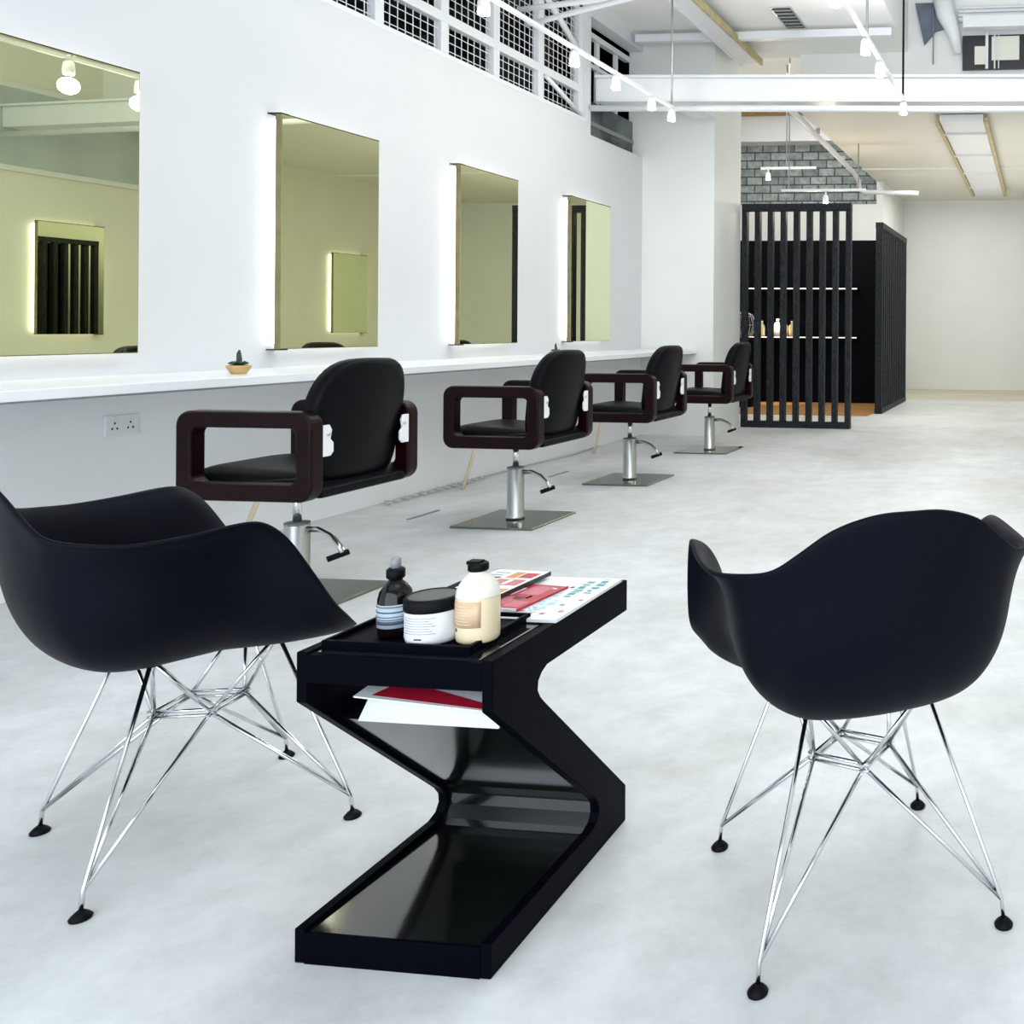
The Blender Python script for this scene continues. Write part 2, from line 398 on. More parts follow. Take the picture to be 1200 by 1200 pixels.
t = thing('hanging_pipes', 'pair of curved white pipes running from the mesh to the ceiling tray', 'pipe', (-3.5, 6.6, 3.6))
MB().tube([(-.62, .1, .02), (-.3, .03, .02), (.1, 0, .04), (.45, -.02, .10), (.70, 0, .16)], .022, 10).build('pipe_run', M['steel_white'], t)
MB().tube([(-.62, .22, -.06), (-.4, .2, -.02), (-.1, .1, -.0), (.3, .04, .05), (.68, .03, .12), (2.6, .2, .2)], .022, 10).build('pipe_run', M['steel_white'], t)

vt = thing('ceiling_vent', 'small dark slotted air vent in the white high ceiling', 'vent', (-2.40, 8.35, 4.08))
MB().box(-.10, .10, -.29, .29, -.012, .0).build('frame', M['satin'], vt)
k = MB(); k.box(-.085, .085, -.27, .27, -.014, -.012)
k.build('dark_core', M['hole'], vt)
for i in range(6):
    MB().box(-.085, .085, -.25 + i * .09, -.225 + i * .09, -.022, -.014).build('slat', M['grey'], vt)

dk = thing('ceiling_duct', 'flat white duct with brassy edges hanging under the low ceiling, right side', 'duct', (-.86, 9.7, 3.36))
MB().box(-.24, .24, 0, 5.5, .02, .09).build('duct_body', M['steel_white'], dk, bevel=.005)
for s in (-1, 1):
    MB().box(s * .27 - .022, s * .27 + .022, 0, 5.5, 0, .05).build('edge_strip', M['brass'], dk)
for i in range(4):
    MB().box(-.25, .25, .6 + 1.3 * i, .64 + 1.3 * i, -.004, .02).build('crossbar', M['steel_white'], dk)
tag(MB().box(-.12, .12, -.16, .16, -.11, .22).build('junction_box', M['steel_white'], loc=(-3.42, 9.3 - .58, 3.36)),
    'small white junction box fixed high on the column edge', 'electrical box')

# upper right: bulkhead window, louvres, hanging unit
wn = thing('interior_window', 'dark-framed interior window high in the bulkhead, top right', 'window', (-.50, 9.47, 3.86))
MB().box(-.33, .33, -.02, .02, 0, .36).build('dark_backing', M['dk'], wn)
MB().box(-.20, -.06, -.035, -.022, .05, .24).box(-.02, .27, -.035, -.022, .09, .34).build('lit_pane', M['cream'], wn)
for (a, b) in ((-.085, -.055), (.005, .02), (.05, .06)):
    MB().box(a, b, -.05, -.036, 0, .38).build('glazing_bar', M['steel_white'], wn)
lv = thing('bulkhead_louvre', 'long grey louvred panel above the interior window', 'louvre', (-.45, 9.47, 4.37))
MB().box(-.42, .55, -.02, .02, 0, .16).build('backing', M['satin'], lv)
for i in range(4):
    MB().box(-.42, .55, -.045, -.022, .01 + i * .04, .025 + i * .04).build('slat', M['steel_white'], lv)
hb = thing('upper_crossbeam', 'short white box beam right above the interior window', 'beam', (-.45, 9.3, 4.24))
MB().box(-.36, 1.5, -.06, .06, 0, .12).build('beam_bar', M['steel_white'], hb, bevel=.005)
rc = thing('bulkhead_recess', 'blue-grey recessed panel beside the white drop in the upper bulkhead', 'panel', (-1.12, 9.47, 4.12))
MB().prism([(-.22, .46), (.14, .46), (.16, .20), (.0, .16), (-.12, .02)], 'y', -.02, .02).build('recess_board', M['bluegrey'], rc)
MB().tube([(.08, -.06, .5), (.12, -.07, .3), (.20, -.08, .12), (.25, -.06, -.1)], [.11, .10, .07, .04], 12).build('plaster_drop', M['steel_white'], rc)
MB().tube([(-.02, -.04, -.2), (-.02, -.04, .5)], .008, 6).build('rod', M['grey'], rc)

# ------------------------------------------------------------------ track lights
def spot_head(x, y, z, label, power=4.5, color=(1, .97, .92)):
    o = thing('track_spotlight', label, 'lamp', (x, y, z), 0, 'track spotlights')
    MB().tube([(0, 0, .10), (0, 0, .055)], .010, 8).build('stem', M['steel_white'], o)
    MB().lathe([(.018, .06), (.030, .045), (.036, 0.0), (.034, -.03)], seg=16).build('lamp_head', M['steel_white'], o)
    MB().lathe([(.030, -.031), (.030, -.040), (.012, -.044)], seg=16).build('lens', M['lamp'], o)
    l = bpy.data.lights.new('spot_glow', 'POINT'); l.energy = power; l.color = color; l.shadow_soft_size = 0.06
    q = bpy.data.objects.new('spot_glow', l); COL.objects.link(q); q.parent = o; q.location = (0, 0, -.12)
    return o


def track(name_label, x, y0, y1, z, rods):
    o = thing('light_track', name_label, 'light track', (x, y0, z))
    MB().box(-.014, .014, 0, y1 - y0, -.012, .012).build('rail', M['steel_white'], o)
    for (yy, ztop, mm) in rods:
        MB().tube([(0, yy - y0, .012), (0, yy - y0, ztop - z)], .009, 8).build('suspension_rod', M[mm], o)


track('white light track on the left, along the mezzanine mesh, hung on a steel rod', -3.16, 3.0, 7.5, 3.01, [(7.42, 3.935, 'satin')])
track('white light track nearer the middle, hung on a dark rod', -1.13, 3.0, 7.36, 3.01, [(5.75, 4.90, 'satin'), (7.3, 4.90, 'rubber')])
for (y, lab) in [(4.80, 'glowing spotlight in front of the mesh, nearest on the left track'),
                 (5.80, 'glowing spotlight before the mesh corner post on the left track'),
                 (6.40, 'glowing spotlight beside the dark railed opening on the left track'),
                 (7.02, 'glowing spotlight before the dark lower opening on the left track'),
                 (7.42, 'glowing spotlight under the steel rod at the end of the left track')]:
    spot_head(-3.16, y, 2.93, lab)
for (y, lab) in [(4.84, 'glowing spotlight at the top edge on the middle track'),
                 (5.71, 'second glowing spotlight from the top on the middle track'),
                 (6.22, 'third glowing spotlight from the top on the middle track'),
                 (7.33, 'glowing spotlight under the dark rod at the end of the middle track')]:
    spot_head(-1.13, y, 2.93, lab)
rt = thing('screen_light_bar', 'thin white light bar hanging above the black slatted screen', 'light track', (-3.3, 11.2, 2.86))
MB().box(0, 1.1, -.012, .012, 0, .03).build('rail', M['steel_white'], rt)
for x in (.1, 1.0): MB().tube([(x, 0, .03), (x, 0, 1.74)], .008, 6).build('suspension_rod', M['grey'], rt)
rt2 = thing('upper_light_bar', 'short thin light bar high in the void left of the screen', 'light track', (-3.7, 11.6, 3.22))
MB().box(0, .75, -.012, .012, 0, .03).build('rail', M['steel_white'], rt2)
MB().tube([(.35, 0, .03), (.35, 0, 1.38)], .008, 6).build('suspension_rod', M['grey'], rt2)
spot_head(-2.72, 11.2, 2.75, 'small warm spotlight over the top rail of the slatted screen', 20, (1, .85, .6))
spot_head(-3.60, 11.6, 3.12, 'small warm spotlight beside the column above the screen', 12, (1, .85, .6))

# ------------------------------------------------------------------ mirrors
def make_mirror(label, x, y, rz=0):
    o = thing('wall_mirror', label, 'mirror', (x, y, .985), rz, 'backlit wall mirrors')
    W, Hh = .71, 1.255
    MB().box(.002, .045, .006, W - .006, .03, Hh - .03).build('light_box', M['led'], o)
    fr = MB()
    fr.box(.045, .078, 0, W, 0, Hh)
    fr.build('frame', M['bronze'], o)
    MB().box(.0, .079, -.004, .05, Hh, Hh + .006).box(.045, .079, .05, W, Hh, Hh + .004).build('edge_trim', M['rubber'], o)
    MB().box(.0, .079, -.004, .05, -.006, 0).build('edge_trim', M['rubber'], o)
    MB().box(.078, .0805, .004, W - .004, .004, Hh - .004).build('mirror_glass', M['mirror'], o)
    return o


for (y, lab) in [(2.91, 'backlit tinted mirror at the left edge, beside the wall outlet'),
                 (4.375, 'backlit tinted mirror between the potted succulent and the nearest styling chair'),
                 (5.845, 'backlit tinted mirror above the second styling chair'),
                 (7.345, 'backlit tinted mirror farthest back, nearest the white column')]:
    if y == 5.845: make_mirror(lab, -4.092, y, math.radians(.6))
    else: make_mirror(lab, -4.1, y)
for (y, lab) in [(8.75, 'backlit mirror on the opposite wall, seen in the leftmost mirror'), (12.9, 'backlit mirror far back on the opposite wall, seen reflected')]:
    for j, yy in enumerate((y,)):
        m_ = make_mirror(lab, 3.0, yy + .71, math.pi)
# pale clerestory panel high on the opposite wall (reflected in the first mirror)
cl = thing('clerestory_panel', 'grey-blue clerestory panel high on the opposite wall, seen reflected in mirror', 'panel', (2.995, 6.4, 2.75))
MB().box(-.03, 0, 0, 3.6, 0, .95).build('frame', M['steel_white'], cl)
MB().box(-.04, -.03, .06, 3.54, .06, .89).build('pane', M['haze_glass'], cl)

# ------------------------------------------------------------------ counter
ct = thing('wall_counter', 'long white shelf counter running under the row of mirrors', 'counter', (-4.1, 5.5, 0))
MB().box(0.0, .60, -6.0, 3.38, .845, .885).build('worktop', M['counter'], ct, bevel=.004)
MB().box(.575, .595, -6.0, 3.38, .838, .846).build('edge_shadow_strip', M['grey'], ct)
for y, lab in ((4.0, 'pale wooden footrest rod beneath the nearest styling chair'), (5.73, 'pale wooden footrest rod beneath the second styling chair'), (7.54, 'pale wooden footrest rod beneath the third styling chair')):
    fr_ = thing('footrest_bar', lab, 'footrest', (-3.90, y, 0))
    MB().tube([(0, 0, 0), (0, .13, .26), (-.01, .14, .285), (-.04, .145, .295), (-.2, .145, .295)], .012, 10).build('bar', M['dowel'], fr_)
ol = thing('wall_outlet', 'white double power outlet on the wall below the counter', 'power outlet', (-4.1, 3.615, .66))
MB().box(0, .010, -.075, .075, -.047, .047).build('face_plate', M['plastic_w'], ol, bevel=.003)
k = MB()
for s in (-.035, .035):
    for (a, b) in ((0, .012), (-.011, -.012), (.011, -.012)): k.box(.0101, .0112, s + a - .003, s + a + .003, b - .005, b + .005)
k.build('socket_holes', M['hole'], ol)
k = MB()
for s in (-.035, .035): k.box(.010, .014, s - .008, s + .008, .026, .038)
k.build('switch', M['plastic_w'], ol)

def succulent(x, y, s, label):
    o = thing('potted_succulent', label, 'plant', (x, y, .885))
    MB().lathe([(.026 * s, 0), (.030 * s, .006 * s), (.042 * s, .026 * s), (.044 * s, .034 * s), (.040 * s, .036 * s)], seg=24).build('pot', M['terracotta'], o)
    MB().lathe([(.039 * s, .030 * s), (.030 * s, .038 * s), (.004, .040 * s)], seg=20).build('soil', M['soil'], o)
    k = MB()
    k.tube([(0, 0, .035 * s), (.002 * s, 0, .06 * s), (-.004 * s, .004 * s, .085 * s), (-.002 * s, .005 * s, .10 * s)], [.009 * s, .010 * s, .008 * s, .003 * s], 8)
    for j in range(7):
        a = j * .9 + .3
        k.tube([(0, 0, .040 * s), (math.cos(a) * .022 * s, math.sin(a) * .022 * s, .047 * s), (math.cos(a) * .036 * s, math.sin(a) * .036 * s, .044 * s)], [.005 * s, .007 * s, .002 * s], 6)
    k.build('stem_and_leaves', M['plant'], o)


succulent(-3.72, 3.82, 1.12, 'small succulent in a tan bowl on the counter between the first two mirrors')
succulent(-3.72, 6.58, 1.0, 'tiny potted succulent on the counter behind the second styling chair')

# cables and floor slots
k = MB(); pts = []
for i in range(90):
    tt = i / 89
    pts.append((-4.02 + .035 * math.sin(i * .9), 5.15 + 1.0 * tt + .03 * math.cos(i * .9), .012 + .006 * (i % 2)))
k.tube(pts, .006, 6)
tag(k.build('coiled_cable', M['cable']), 'pale coiled cable lying along the wall base under the counter', 'cable')
tag(MB().tube([(-4.06, 6.2, .008), (-4.05, 6.8, .008), (-4.0, 7.3, .008), (-4.05, 7.9, .008)], .006, 6).build('floor_cable', M['cable']),
    'thin pale cable by the wall base behind the third styling chair', 'cable')
tag(MB().box(-.012, .012, -.13, .13, 0, .004).build('floor_slot', M['grey'], loc=(-3.60, 4.93, 0)), 'dark floor slot left of the second styling chair', 'floor slot')
tag(MB().box(-.012, .012, -.13, .13, 0, .004).build('floor_slot', M['grey'], loc=(-3.60, 6.42, 0)), 'dark floor slot left of the third styling chair', 'floor slot')


# ------------------------------------------------------------------ styling chairs
def rrect(x0, x1, z0, z1, r, n=6):
    out = []
    for (cx, cz, a0) in ((x1 - r, z1 - r, 0), (x0 + r, z1 - r, 90), (x0 + r, z0 + r, 180), (x1 - r, z0 + r, 270)):
        for i in range(n + 1):
            a = math.radians(a0 + 90 * i / n); out.append((cx + r * math.cos(a), cz + r * math.sin(a)))
    return out


def ring_frame(outer, inner, y0, y1):
    mb = MB(); b = mb.bm; n = len(outer)
    V = lambda p, y: b.verts.new((p[0], y, p[1]))
    O0 = [V(p, y0) for p in outer]; O1 = [V(p, y1) for p in outer]; I0 = [V(p, y0) for p in inner]; I1 = [V(p, y1) for p in inner]
    for i in range(n):
        j = (i + 1) % n
        for q in ((O0[i], O0[j], I0[j], I0[i]), (O1[j], O1[i], I1[i], I1[j]), (O0[j], O0[i], O1[i], O1[j]), (I0[i], I0[j], I1[j], I1[i])):
            b.faces.new(q)
    return mb


def back_panel():
    # upholstered back: D-shaped outline, padded, slightly curved
    mb = MB(); b = mb.bm
    N = 40; outl = []
    for i in range(N):
        a = 2 * math.pi * i / N
        cx_, sx_ = math.cos(a), math.sin(a)
        if sx_ >= 0:
            y = .245 * abs(cx_) ** (2 / 3.6) * (1 if cx_ > 0 else -1); z = .74 + .245 * abs(sx_) ** (2 / 2.3)
        else:
            y = .235 * abs(cx_) ** (2 / 5.5) * (1 if cx_ > 0 else -1); z = .74 - .245 * abs(sx_) ** (2 / 6)
        outl.append((y, z))
    layers = [(-.042, .80), (-.040, .93), (-.022, 1.0), (.022, 1.0), (.036, .965), (.040, .80)]
    rings = []
    for (dx, s) in layers:
        ring = []
        for (y, z) in outl:
            yy = y * s; zz = .735 + (z - .735) * s
            lean = .235 + (zz - .5) * .16 - (abs(yy) / .245) ** 2 * .035
            ring.append(b.verts.new((lean + dx, yy, zz)))
        rings.append(ring)
    for i in range(len(rings) - 1):
        for k_ in range(N):
            f_ = b.faces.new([rings[i][k_], rings[i][(k_ + 1) % N], rings[i + 1][(k_ + 1) % N], rings[i + 1][k_]]); f_.smooth = True
    for ring, dx in ((rings[0], -.048), (rings[-1], .042)):
        prev = ring
        for s in (.5, .2):
            nr = []
            for (y, z) in outl:
                base = .80 * s
                yy = y * base; zz = .735 + (z - .735) * base
                lean = .235 + (zz - .5) * .16 - (abs(yy) / .245) ** 2 * .035
                nr.append(b.verts.new((lean + dx, yy, zz)))
            for k_ in range(N):
                f_ = b.faces.new([prev[k_], prev[(k_ + 1) % N], nr[(k_ + 1) % N], nr[k_]]); f_.smooth = True
            prev = nr
        b.faces.new(prev).smooth = True
    return mb


def seat_cushion():
    mb = MB(); b = mb.bm; nx, ny = 14, 14; top, bot = [], []
    for i in range(nx + 1):
        for j in range(ny + 1):
            u = -1 + 2 * i / nx; v = -1 + 2 * j / ny
            x = -.02 + .235 * u; y = .228 * v
            e = (1 - abs(u) ** 6) * (1 - abs(v) ** 6)
            zt = .515 + .045 * e ** .4 + .012 * (-u)
            zb = .452 - .0 * e
            top.append(b.verts.new((x, y, zt))); bot.append(b.verts.new((x, y, zb)))
    I = lambda i, j: i * (ny + 1) + j
    for i in range(nx):
        for j in range(ny):
            f_ = b.faces.new([top[I(i, j)], top[I(i + 1, j)], top[I(i + 1, j + 1)], top[I(i, j + 1)]]); f_.smooth = True
            b.faces.new([bot[I(i, j)], bot[I(i, j + 1)], bot[I(i + 1, j + 1)], bot[I(i + 1, j)]])
    for i in range(nx):
        for j in (0, ny):
            b.faces.new([top[I(i, j)], top[I(i + 1, j)], bot[I(i + 1, j)], bot[I(i, j)]])
    for j in range(ny):
        for i in (0, nx):
            b.faces.new([top[I(i, j)], top[I(i, j + 1)], bot[I(i, j + 1)], bot[I(i, j)]])
    return mb


def make_styling_chair():
    root = thing('styling_chair', 'x', 'salon chair', (0, 0, 0), 0, 'hydraulic styling chairs at the mirrors')
    for s in (-1, 1):
        y0, y1 = (s * .30, s * .235)
        ring_frame(rrect(-.24, .31, .45, .79, .055), rrect(-.175, .245, .517, .727, .03), min(y0, y1), max(y0, y1)).build('armrest', M['mahogany'], root, bevel=.010)
    seat_cushion().build('seat', M['leather'], root)
    MB().prism([(-.24, .455), (.30, .455), (.30, .49), (.22, .53), (-.24, .50)], 'y', -.234, .234).build('seat_pan', M['leather'], root, bevel=.01)
    back_panel().build('backrest', M['leather'], root)
    for s in (-1, 1):
        pl = MB().prism([(s * a, b_) for a, b_ in [(.24, .615), (.24, .735), (.205, .735), (.193, .715), (.200, .68), (.185, .665), (.185, .63), (.20, .615)]], 'x', .300, .308)
        po = pl.build('bracket', M['plastic_w'], root, bevel=.002)
        MB().lathe([(.007, 0), (.007, .003), (.003, .005)], seg=10).build('screw', M['satin'], po)
        po.children[0].rotation_euler = (0, math.radians(90), 0); po.children[0].location = (.308, s * .212, .70)
    # hydraulic column
    MB().lathe([(.050, .014), (.050, .030), (.045, .034), (.045, .30), (.040, .306)], seg=28).build('column', M['satin'], root)
    MB().lathe([(.046, .303), (.046, .309), (.020, .312)], seg=28).build('collar', M['grey'], root)
    MB().lathe([(.016, .31), (.016, .45)], seg=20).build('piston', M['chrome'], root)
    MB().box(-.11, .11, -.09, .09, .435, .452).build('mounting_plate', M['rubber'], root)
    MB().box(-.24, .24, -.235, .235, 0, .012).build('base_plate', M['plate_chrome'], root, bevel=.003)
    lv_ = MB().tube([(.04, .0, .285), (.10, -.01, .288), (.17, -.03, .268), (.22, -.05, .235), (.245, -.06, .205)], .008, 8)
    lv_.tube([(.04, .02, .270), (.10, .012, .273), (.17, -.008, .253), (.22, -.028, .220), (.245, -.04, .195)], .006, 8)
    lo = lv_.build('pump_lever', M['satin'], root)
    MB().tube([(.255, -.035, .205), (.205, -.09, .185)], .012, 10).build('pedal_grip', M['rubber'], lo)
    return root


ch = make_styling_chair()
spots = [(-3.015, 3.37, 0.02, 'dark wood and black leather styling chair nearest the camera, behind the left armchair'),
         (-2.985, 4.86, 0.0, 'dark wood and black leather styling chair second from the camera, standing clear'),
         (-2.955, 6.24, 0.0, 'dark wood and black leather styling chair third from the camera'),
         (-2.965, 7.85, 0.0, 'dark wood and black leather styling chair farthest back, by the slatted screen')]
for i, (x, y, rz, lab) in enumerate(spots):
    o = ch if i == 0 else copy_tree(ch)
    o.location = (x, y, 0); o.rotation_euler.z = rz; o['label'] = lab


# ------------------------------------------------------------------ moulded armchairs on wire bases
def shell_mesh():
    # rim of the shell: (angle from the front, x, y, z)
    R_ = [(0, 0, .252, .420), (18, .12, .248, .422), (34, .205, .235, .434), (46, .266, .203, .468), (56, .296, .165, .512), (66, .308, .120, .590),
          (76, .314, .072, .672), (84, .317, .030, .711), (92, .319, -.012, .715), (104, .318, -.085, .706), (118, .306, -.165, .702), (130, .275, -.226, .709),
          (142, .225, -.275, .722), (152, .184, -.298, .752), (162, .130, -.318, .792), (172, .06, -.330, .814), (180, 0, -.332, .816)]
    def rim(a):
        a = abs(a)
        for i in range(len(R_) - 1):
            if R_[i][0] <= a <= R_[i + 1][0]:
                p0 = R_[max(i - 1, 0)]; p1 = R_[i]; p2 = R_[i + 1]; p3 = R_[min(i + 2, len(R_) - 1)]
                t_ = (a - p1[0]) / (p2[0] - p1[0])
                o_ = []
                for k_ in (1, 2, 3):
                    q0 = p0[k_]; q3 = p3[k_]
                    if i == 0: q0 = (-p2[1] if k_ == 1 else p2[k_])
                    if i + 2 > len(R_) - 1: q3 = (-p1[1] if k_ == 1 else p1[k_])
                    m1 = (p2[k_] - q0) / 2; m2 = (q3 - p1[k_]) / 2
                    h = (2 * t_ ** 3 - 3 * t_ ** 2 + 1) * p1[k_] + (t_ ** 3 - 2 * t_ ** 2 + t_) * m1 + (-2 * t_ ** 3 + 3 * t_ ** 2) * p2[k_] + (t_ ** 3 - t_ ** 2) * m2
                    o_.append(h)
                return o_
    mb = MB(); b = mb.bm; NA = 120; rings = []
    cx_, cy_, zb = 0, -.02, .406
    lv_ = [1 - (1 - i / 22) ** 1.8 for i in range(1, 23)]
    for ai in range(NA):
        a = -180 + 360 * ai / NA
        x, y, z = rim(a)
        if a < 0: x = -x
        aa = abs(a)
        side = math.exp(-((aa - 95) / 38) ** 2)            # how much of an arm this direction is
        back = 1 / (1 + math.exp(-(aa - 132) / 9)); front = 1 / (1 + math.exp((aa - 42) / 7))
        nexp = 2.1 + .8 * side + 1.7 * back
        ring = []
        for r in lv_:
            th = r * math.pi / 2
            g = math.sin(th) ** (2 / nexp); h = 1 - math.cos(th) ** (2 / nexp)
            if front > .01:
                gf, hf = math.sin(th) ** .9, r ** 2.2
                g = g * (1 - front) + gf * front; h = h * (1 - front) + hf * front
            fl = 1 - .19 * side - .03 * back                   # wall stays inside the rim, lip flares out
            flare = max(0, (h - .62) / .38)
            gg = g * (fl + (1 - fl) * flare ** 1.5)
            if side > .05: h = h + side * .11 * math.sin(min(1, flare) * math.pi)
            px_ = cx_ + (x - cx_) * gg; py_ = cy_ + (y - cy_) * gg
            # back reclines: lower part of the back sits further forward
            ring.append((px_, py_ + back * .02 * (1 - h) * g, zb + (z - zb) * h - front * .0))
        rings.append(ring)
    c0 = b.verts.new((cx_, cy_, zb))
    V = [[b.verts.new(p) for p in ring] for ring in rings]
    for i in range(NA):
        j = (i + 1) % NA
        b.faces.new([c0, V[i][0], V[j][0]]).smooth = True
        for k_ in range(len(lv_) - 1):
            b.faces.new([V[i][k_], V[i][k_ + 1], V[j][k_ + 1], V[j][k_]]).smooth = True
    return mb


def make_armchair():
    root = thing('shell_armchair', 'x', 'armchair', (0, 0, 0), 0, 'moulded armchairs beside the table')
    sh = shell_mesh().build('seat_shell', M['navy_shell'], root)
    so = sh.modifiers.new('solid', 'SOLIDIFY'); so.thickness = .009; so.offset = 0
    sb = sh.modifiers.new('sub', 'SUBSURF'); sb.levels = 1; sb.render_levels = 1
    feet = [(.23, -.226), (-.23, -.226), (.228, .224), (-.226, .226)]
    mounts = [(.115, -.105), (-.115, -.105), (.115, .11), (-.115, .11)]
    N_ = {'n': (0, .08, .272), 'e': (.078, 0, .272), 's': (0, -.08, .272), 'w': (-.078, 0, .272)}
    near = [('s', 'e'), ('s', 'w'), ('n', 'e'), ('n', 'w')]
    R0 = .0042
    for (fx, fy), (mx, my), nn in zip(feet, mounts, near):
        lg = MB().tube([(fx, fy, .012), (fx * .985, fy * .985, .05), (mx, my, .425)], R0, 8)
        lo = lg.build('leg', M['chrome'], root)
        MB().lathe([(.017, 0), (.018, .004), (.013, .010), (.006, .016)], cx=fx, cy=fy, seg=18).build('foot_glide', M['rubber'], lo)
        for q in nn:
            nx_, ny_, nz_ = N_[q]
            MB().tube([(fx * .985, fy * .985, .05), (nx_, ny_, nz_)], R0, 8).build('strut', M['chrome'], root)
            MB().tube([(nx_, ny_, nz_), (mx, my, .42)], R0, 8).build('upper_strut', M['chrome'], root)
        MB().lathe([(.013, .412), (.013, .432)], cx=mx, cy=my, seg=16).build('rubber_mount', M['rubber'], root)
    k = MB()
    order = ['n', 'e', 's', 'w']
    for i in range(4):
        p, q = Vector(N_[order[i]]), Vector(N_[order[(i + 1) % 4]])
        d = (q - p).normalized() * .012
        for dz in (-.006, .006): k.tube([p - d + Vector((0, 0, dz)), q + d + Vector((0, 0, dz))], .0036, 8)
    k.build('centre_frame', M['chrome'], root)
    return root


ac = make_armchair()
ac.location = (-1.858, 1.818, 0); ac.rotation_euler.z = math.radians(-32)
ac['label'] = 'navy-black moulded armchair on chrome wire legs at the left, seen from its side'
ac2 = copy_tree(ac)
ac2.location = (-.369, 1.7745, 0); ac2.rotation_euler.z = math.radians(28.5)
ac2['label'] = 'navy-black moulded armchair on chrome wire legs at the right, seen from behind'

# ------------------------------------------------------------------ Z-shaped side table
TX0, TX1, TY, TD = -1.292, -.926, 1.444, .503
tb = thing('side_table', 'black Z-shaped side table with magazines and hair products on top', 'side table', (TX0, TY, 0))
Wt = TX1 - TX0
prof = [(0, 0), (TD, 0), (TD, .080), (.165, .408), (.150, .424), (.141, .440), (.143, .456), (.154, .468), (.172, .476), (TD, .476), (TD, .545), (0, .545),
        (0, .457), (.330, .152), (.362, .122), (.376, .103), (.378, .084), (.368, .068), (.345, .060), (.320, .060), (0, .060)]
for (a, b_) in ((0, .020), (Wt - .020, Wt)):
    MB().prism(prof, 'x', a, b_).build('side_panel', M['lacquer'], tb, bevel=.002)
a, b_ = .0195, Wt - .0195
MB().prism([(.0, .0), (TD - .004, 0), (TD - .004, .03), (.36, .046), (0.0, .054)], 'x', a, b_).build('base_panel', M['lacquer_in'], tb, bevel=.0015)
MB().prism([(TD - .004, .03), (TD - .004, .078), (.155, .412), (.118, .404), (.078, .396), (.338, .156), (.372, .126), (.388, .100), (.386, .078), (.370, .055), (.36, .046)], 'x', a, b_).build('diagonal_panel', M['lacquer_in'], tb)
MB().prism([(.0, .492), (.18, .484), (TD - .002, .480), (TD - .002, .541), (.0, .541)], 'x', a, b_).build('top_panel', M['lacquer'], tb, bevel=.001)
MB().box(a, b_, -.001, .004, .0, .0545).build('front_edge', M['lacquer'], tb)
MB().box(.03, Wt - .03, .012, TD - .012, .5405, .5425).build('glass_inlay', M['smoked'], tb)

# tray
tr = thing('serving_tray', 'black rectangular tray holding three hair products on the side table', 'tray', (-1.125, 1.563, .5425))
MB().box(-.138, .138, -.094, .094, 0, .008).build('tray_base', M['lacquer'], tr, bevel=.002)
k = MB(); k.box(-.14, .14, -.096, -.088, .0, .016).box(-.14, .14, .088, .096, .0, .016).box(-.14, -.132, -.088, .088, .0, .016).box(.132, .14, -.088, .088, .0, .016)
k.build('rim', M['lacquer'], tr, bevel=.0015)
TZ = .551
A0 = math.radians(-145); A1 = math.radians(-5)      # label faces the front of the table

sp = thing('spray_bottle', 'dark amber spray bottle with grey nozzle, left on the tray', 'bottle', (-1.175, 1.535, TZ))
MB().lathe([(.026, 0), (.0285, .004), (.029, .012), (.029, .066), (.026, .080), (.018, .092), (.0115, .098), (.011, .104)], seg=32).build('bottle_body', M['amber'], sp)
MB().arc_patch(.0292, math.radians(-165), math.radians(-5), .018, .060).build('paper_label', M['label_b'], sp)
k = MB()
for z_, h_ in ((.056, .0014), (.046, .0022), (.038, .0012), (.033, .0012)): k.arc_patch(.0299, math.radians(-150), math.radians(-30), z_, z_ + h_)
k.arc_patch(.0299, math.radians(-165), math.radians(-5), .0245, .031)
k.build('label_print', M['ink'], sp)
MB().lathe([(.0135, .103), (.0155, .105), (.0155, .119), (.012, .122)], seg=24).build('screw_collar', M['rubber'], sp)
MB().lathe([(.0085, .121), (.0085, .139), (.006, .141)], seg=20).build('nozzle', M['grey'], sp)

jr = thing('cream_jar', 'round white cosmetic jar with a black lid, middle of the tray', 'jar', (-1.090, 1.520, TZ))
MB().lathe([(.040, 0), (.044, .004), (.0455, .012), (.0455, .056), (.044, .060)], seg=40).build('jar_body', M['label_w'], jr)
MB().lathe([(.0468, .058), (.0475, .060), (.0475, .078), (.045, .0805), (.041, .081), (.040, .079)], seg=40).build('lid', M['rubber'], jr)
MB().lathe([(.0395, .079), (.0395, .0798)], seg=40).build('lid_disc', M['lid_disc'], jr)
k = MB()
for i in range(7): k.arc_patch(.0457, math.radians(-125), math.radians(-50 - (i % 3) * 6), .022 + i * .0045, .0232 + i * .0045)
k.build('label_print', M['ink_l'], jr)
k = MB(); k.arc_patch(.0457, math.radians(-150), math.radians(-146), .011, .016).arc_patch(.0457, math.radians(-142), math.radians(-139), .009, .016).arc_patch(.0457, math.radians(-95), math.radians(-78), .012, .0145)
k.build('label_mark', M['ink'], jr)

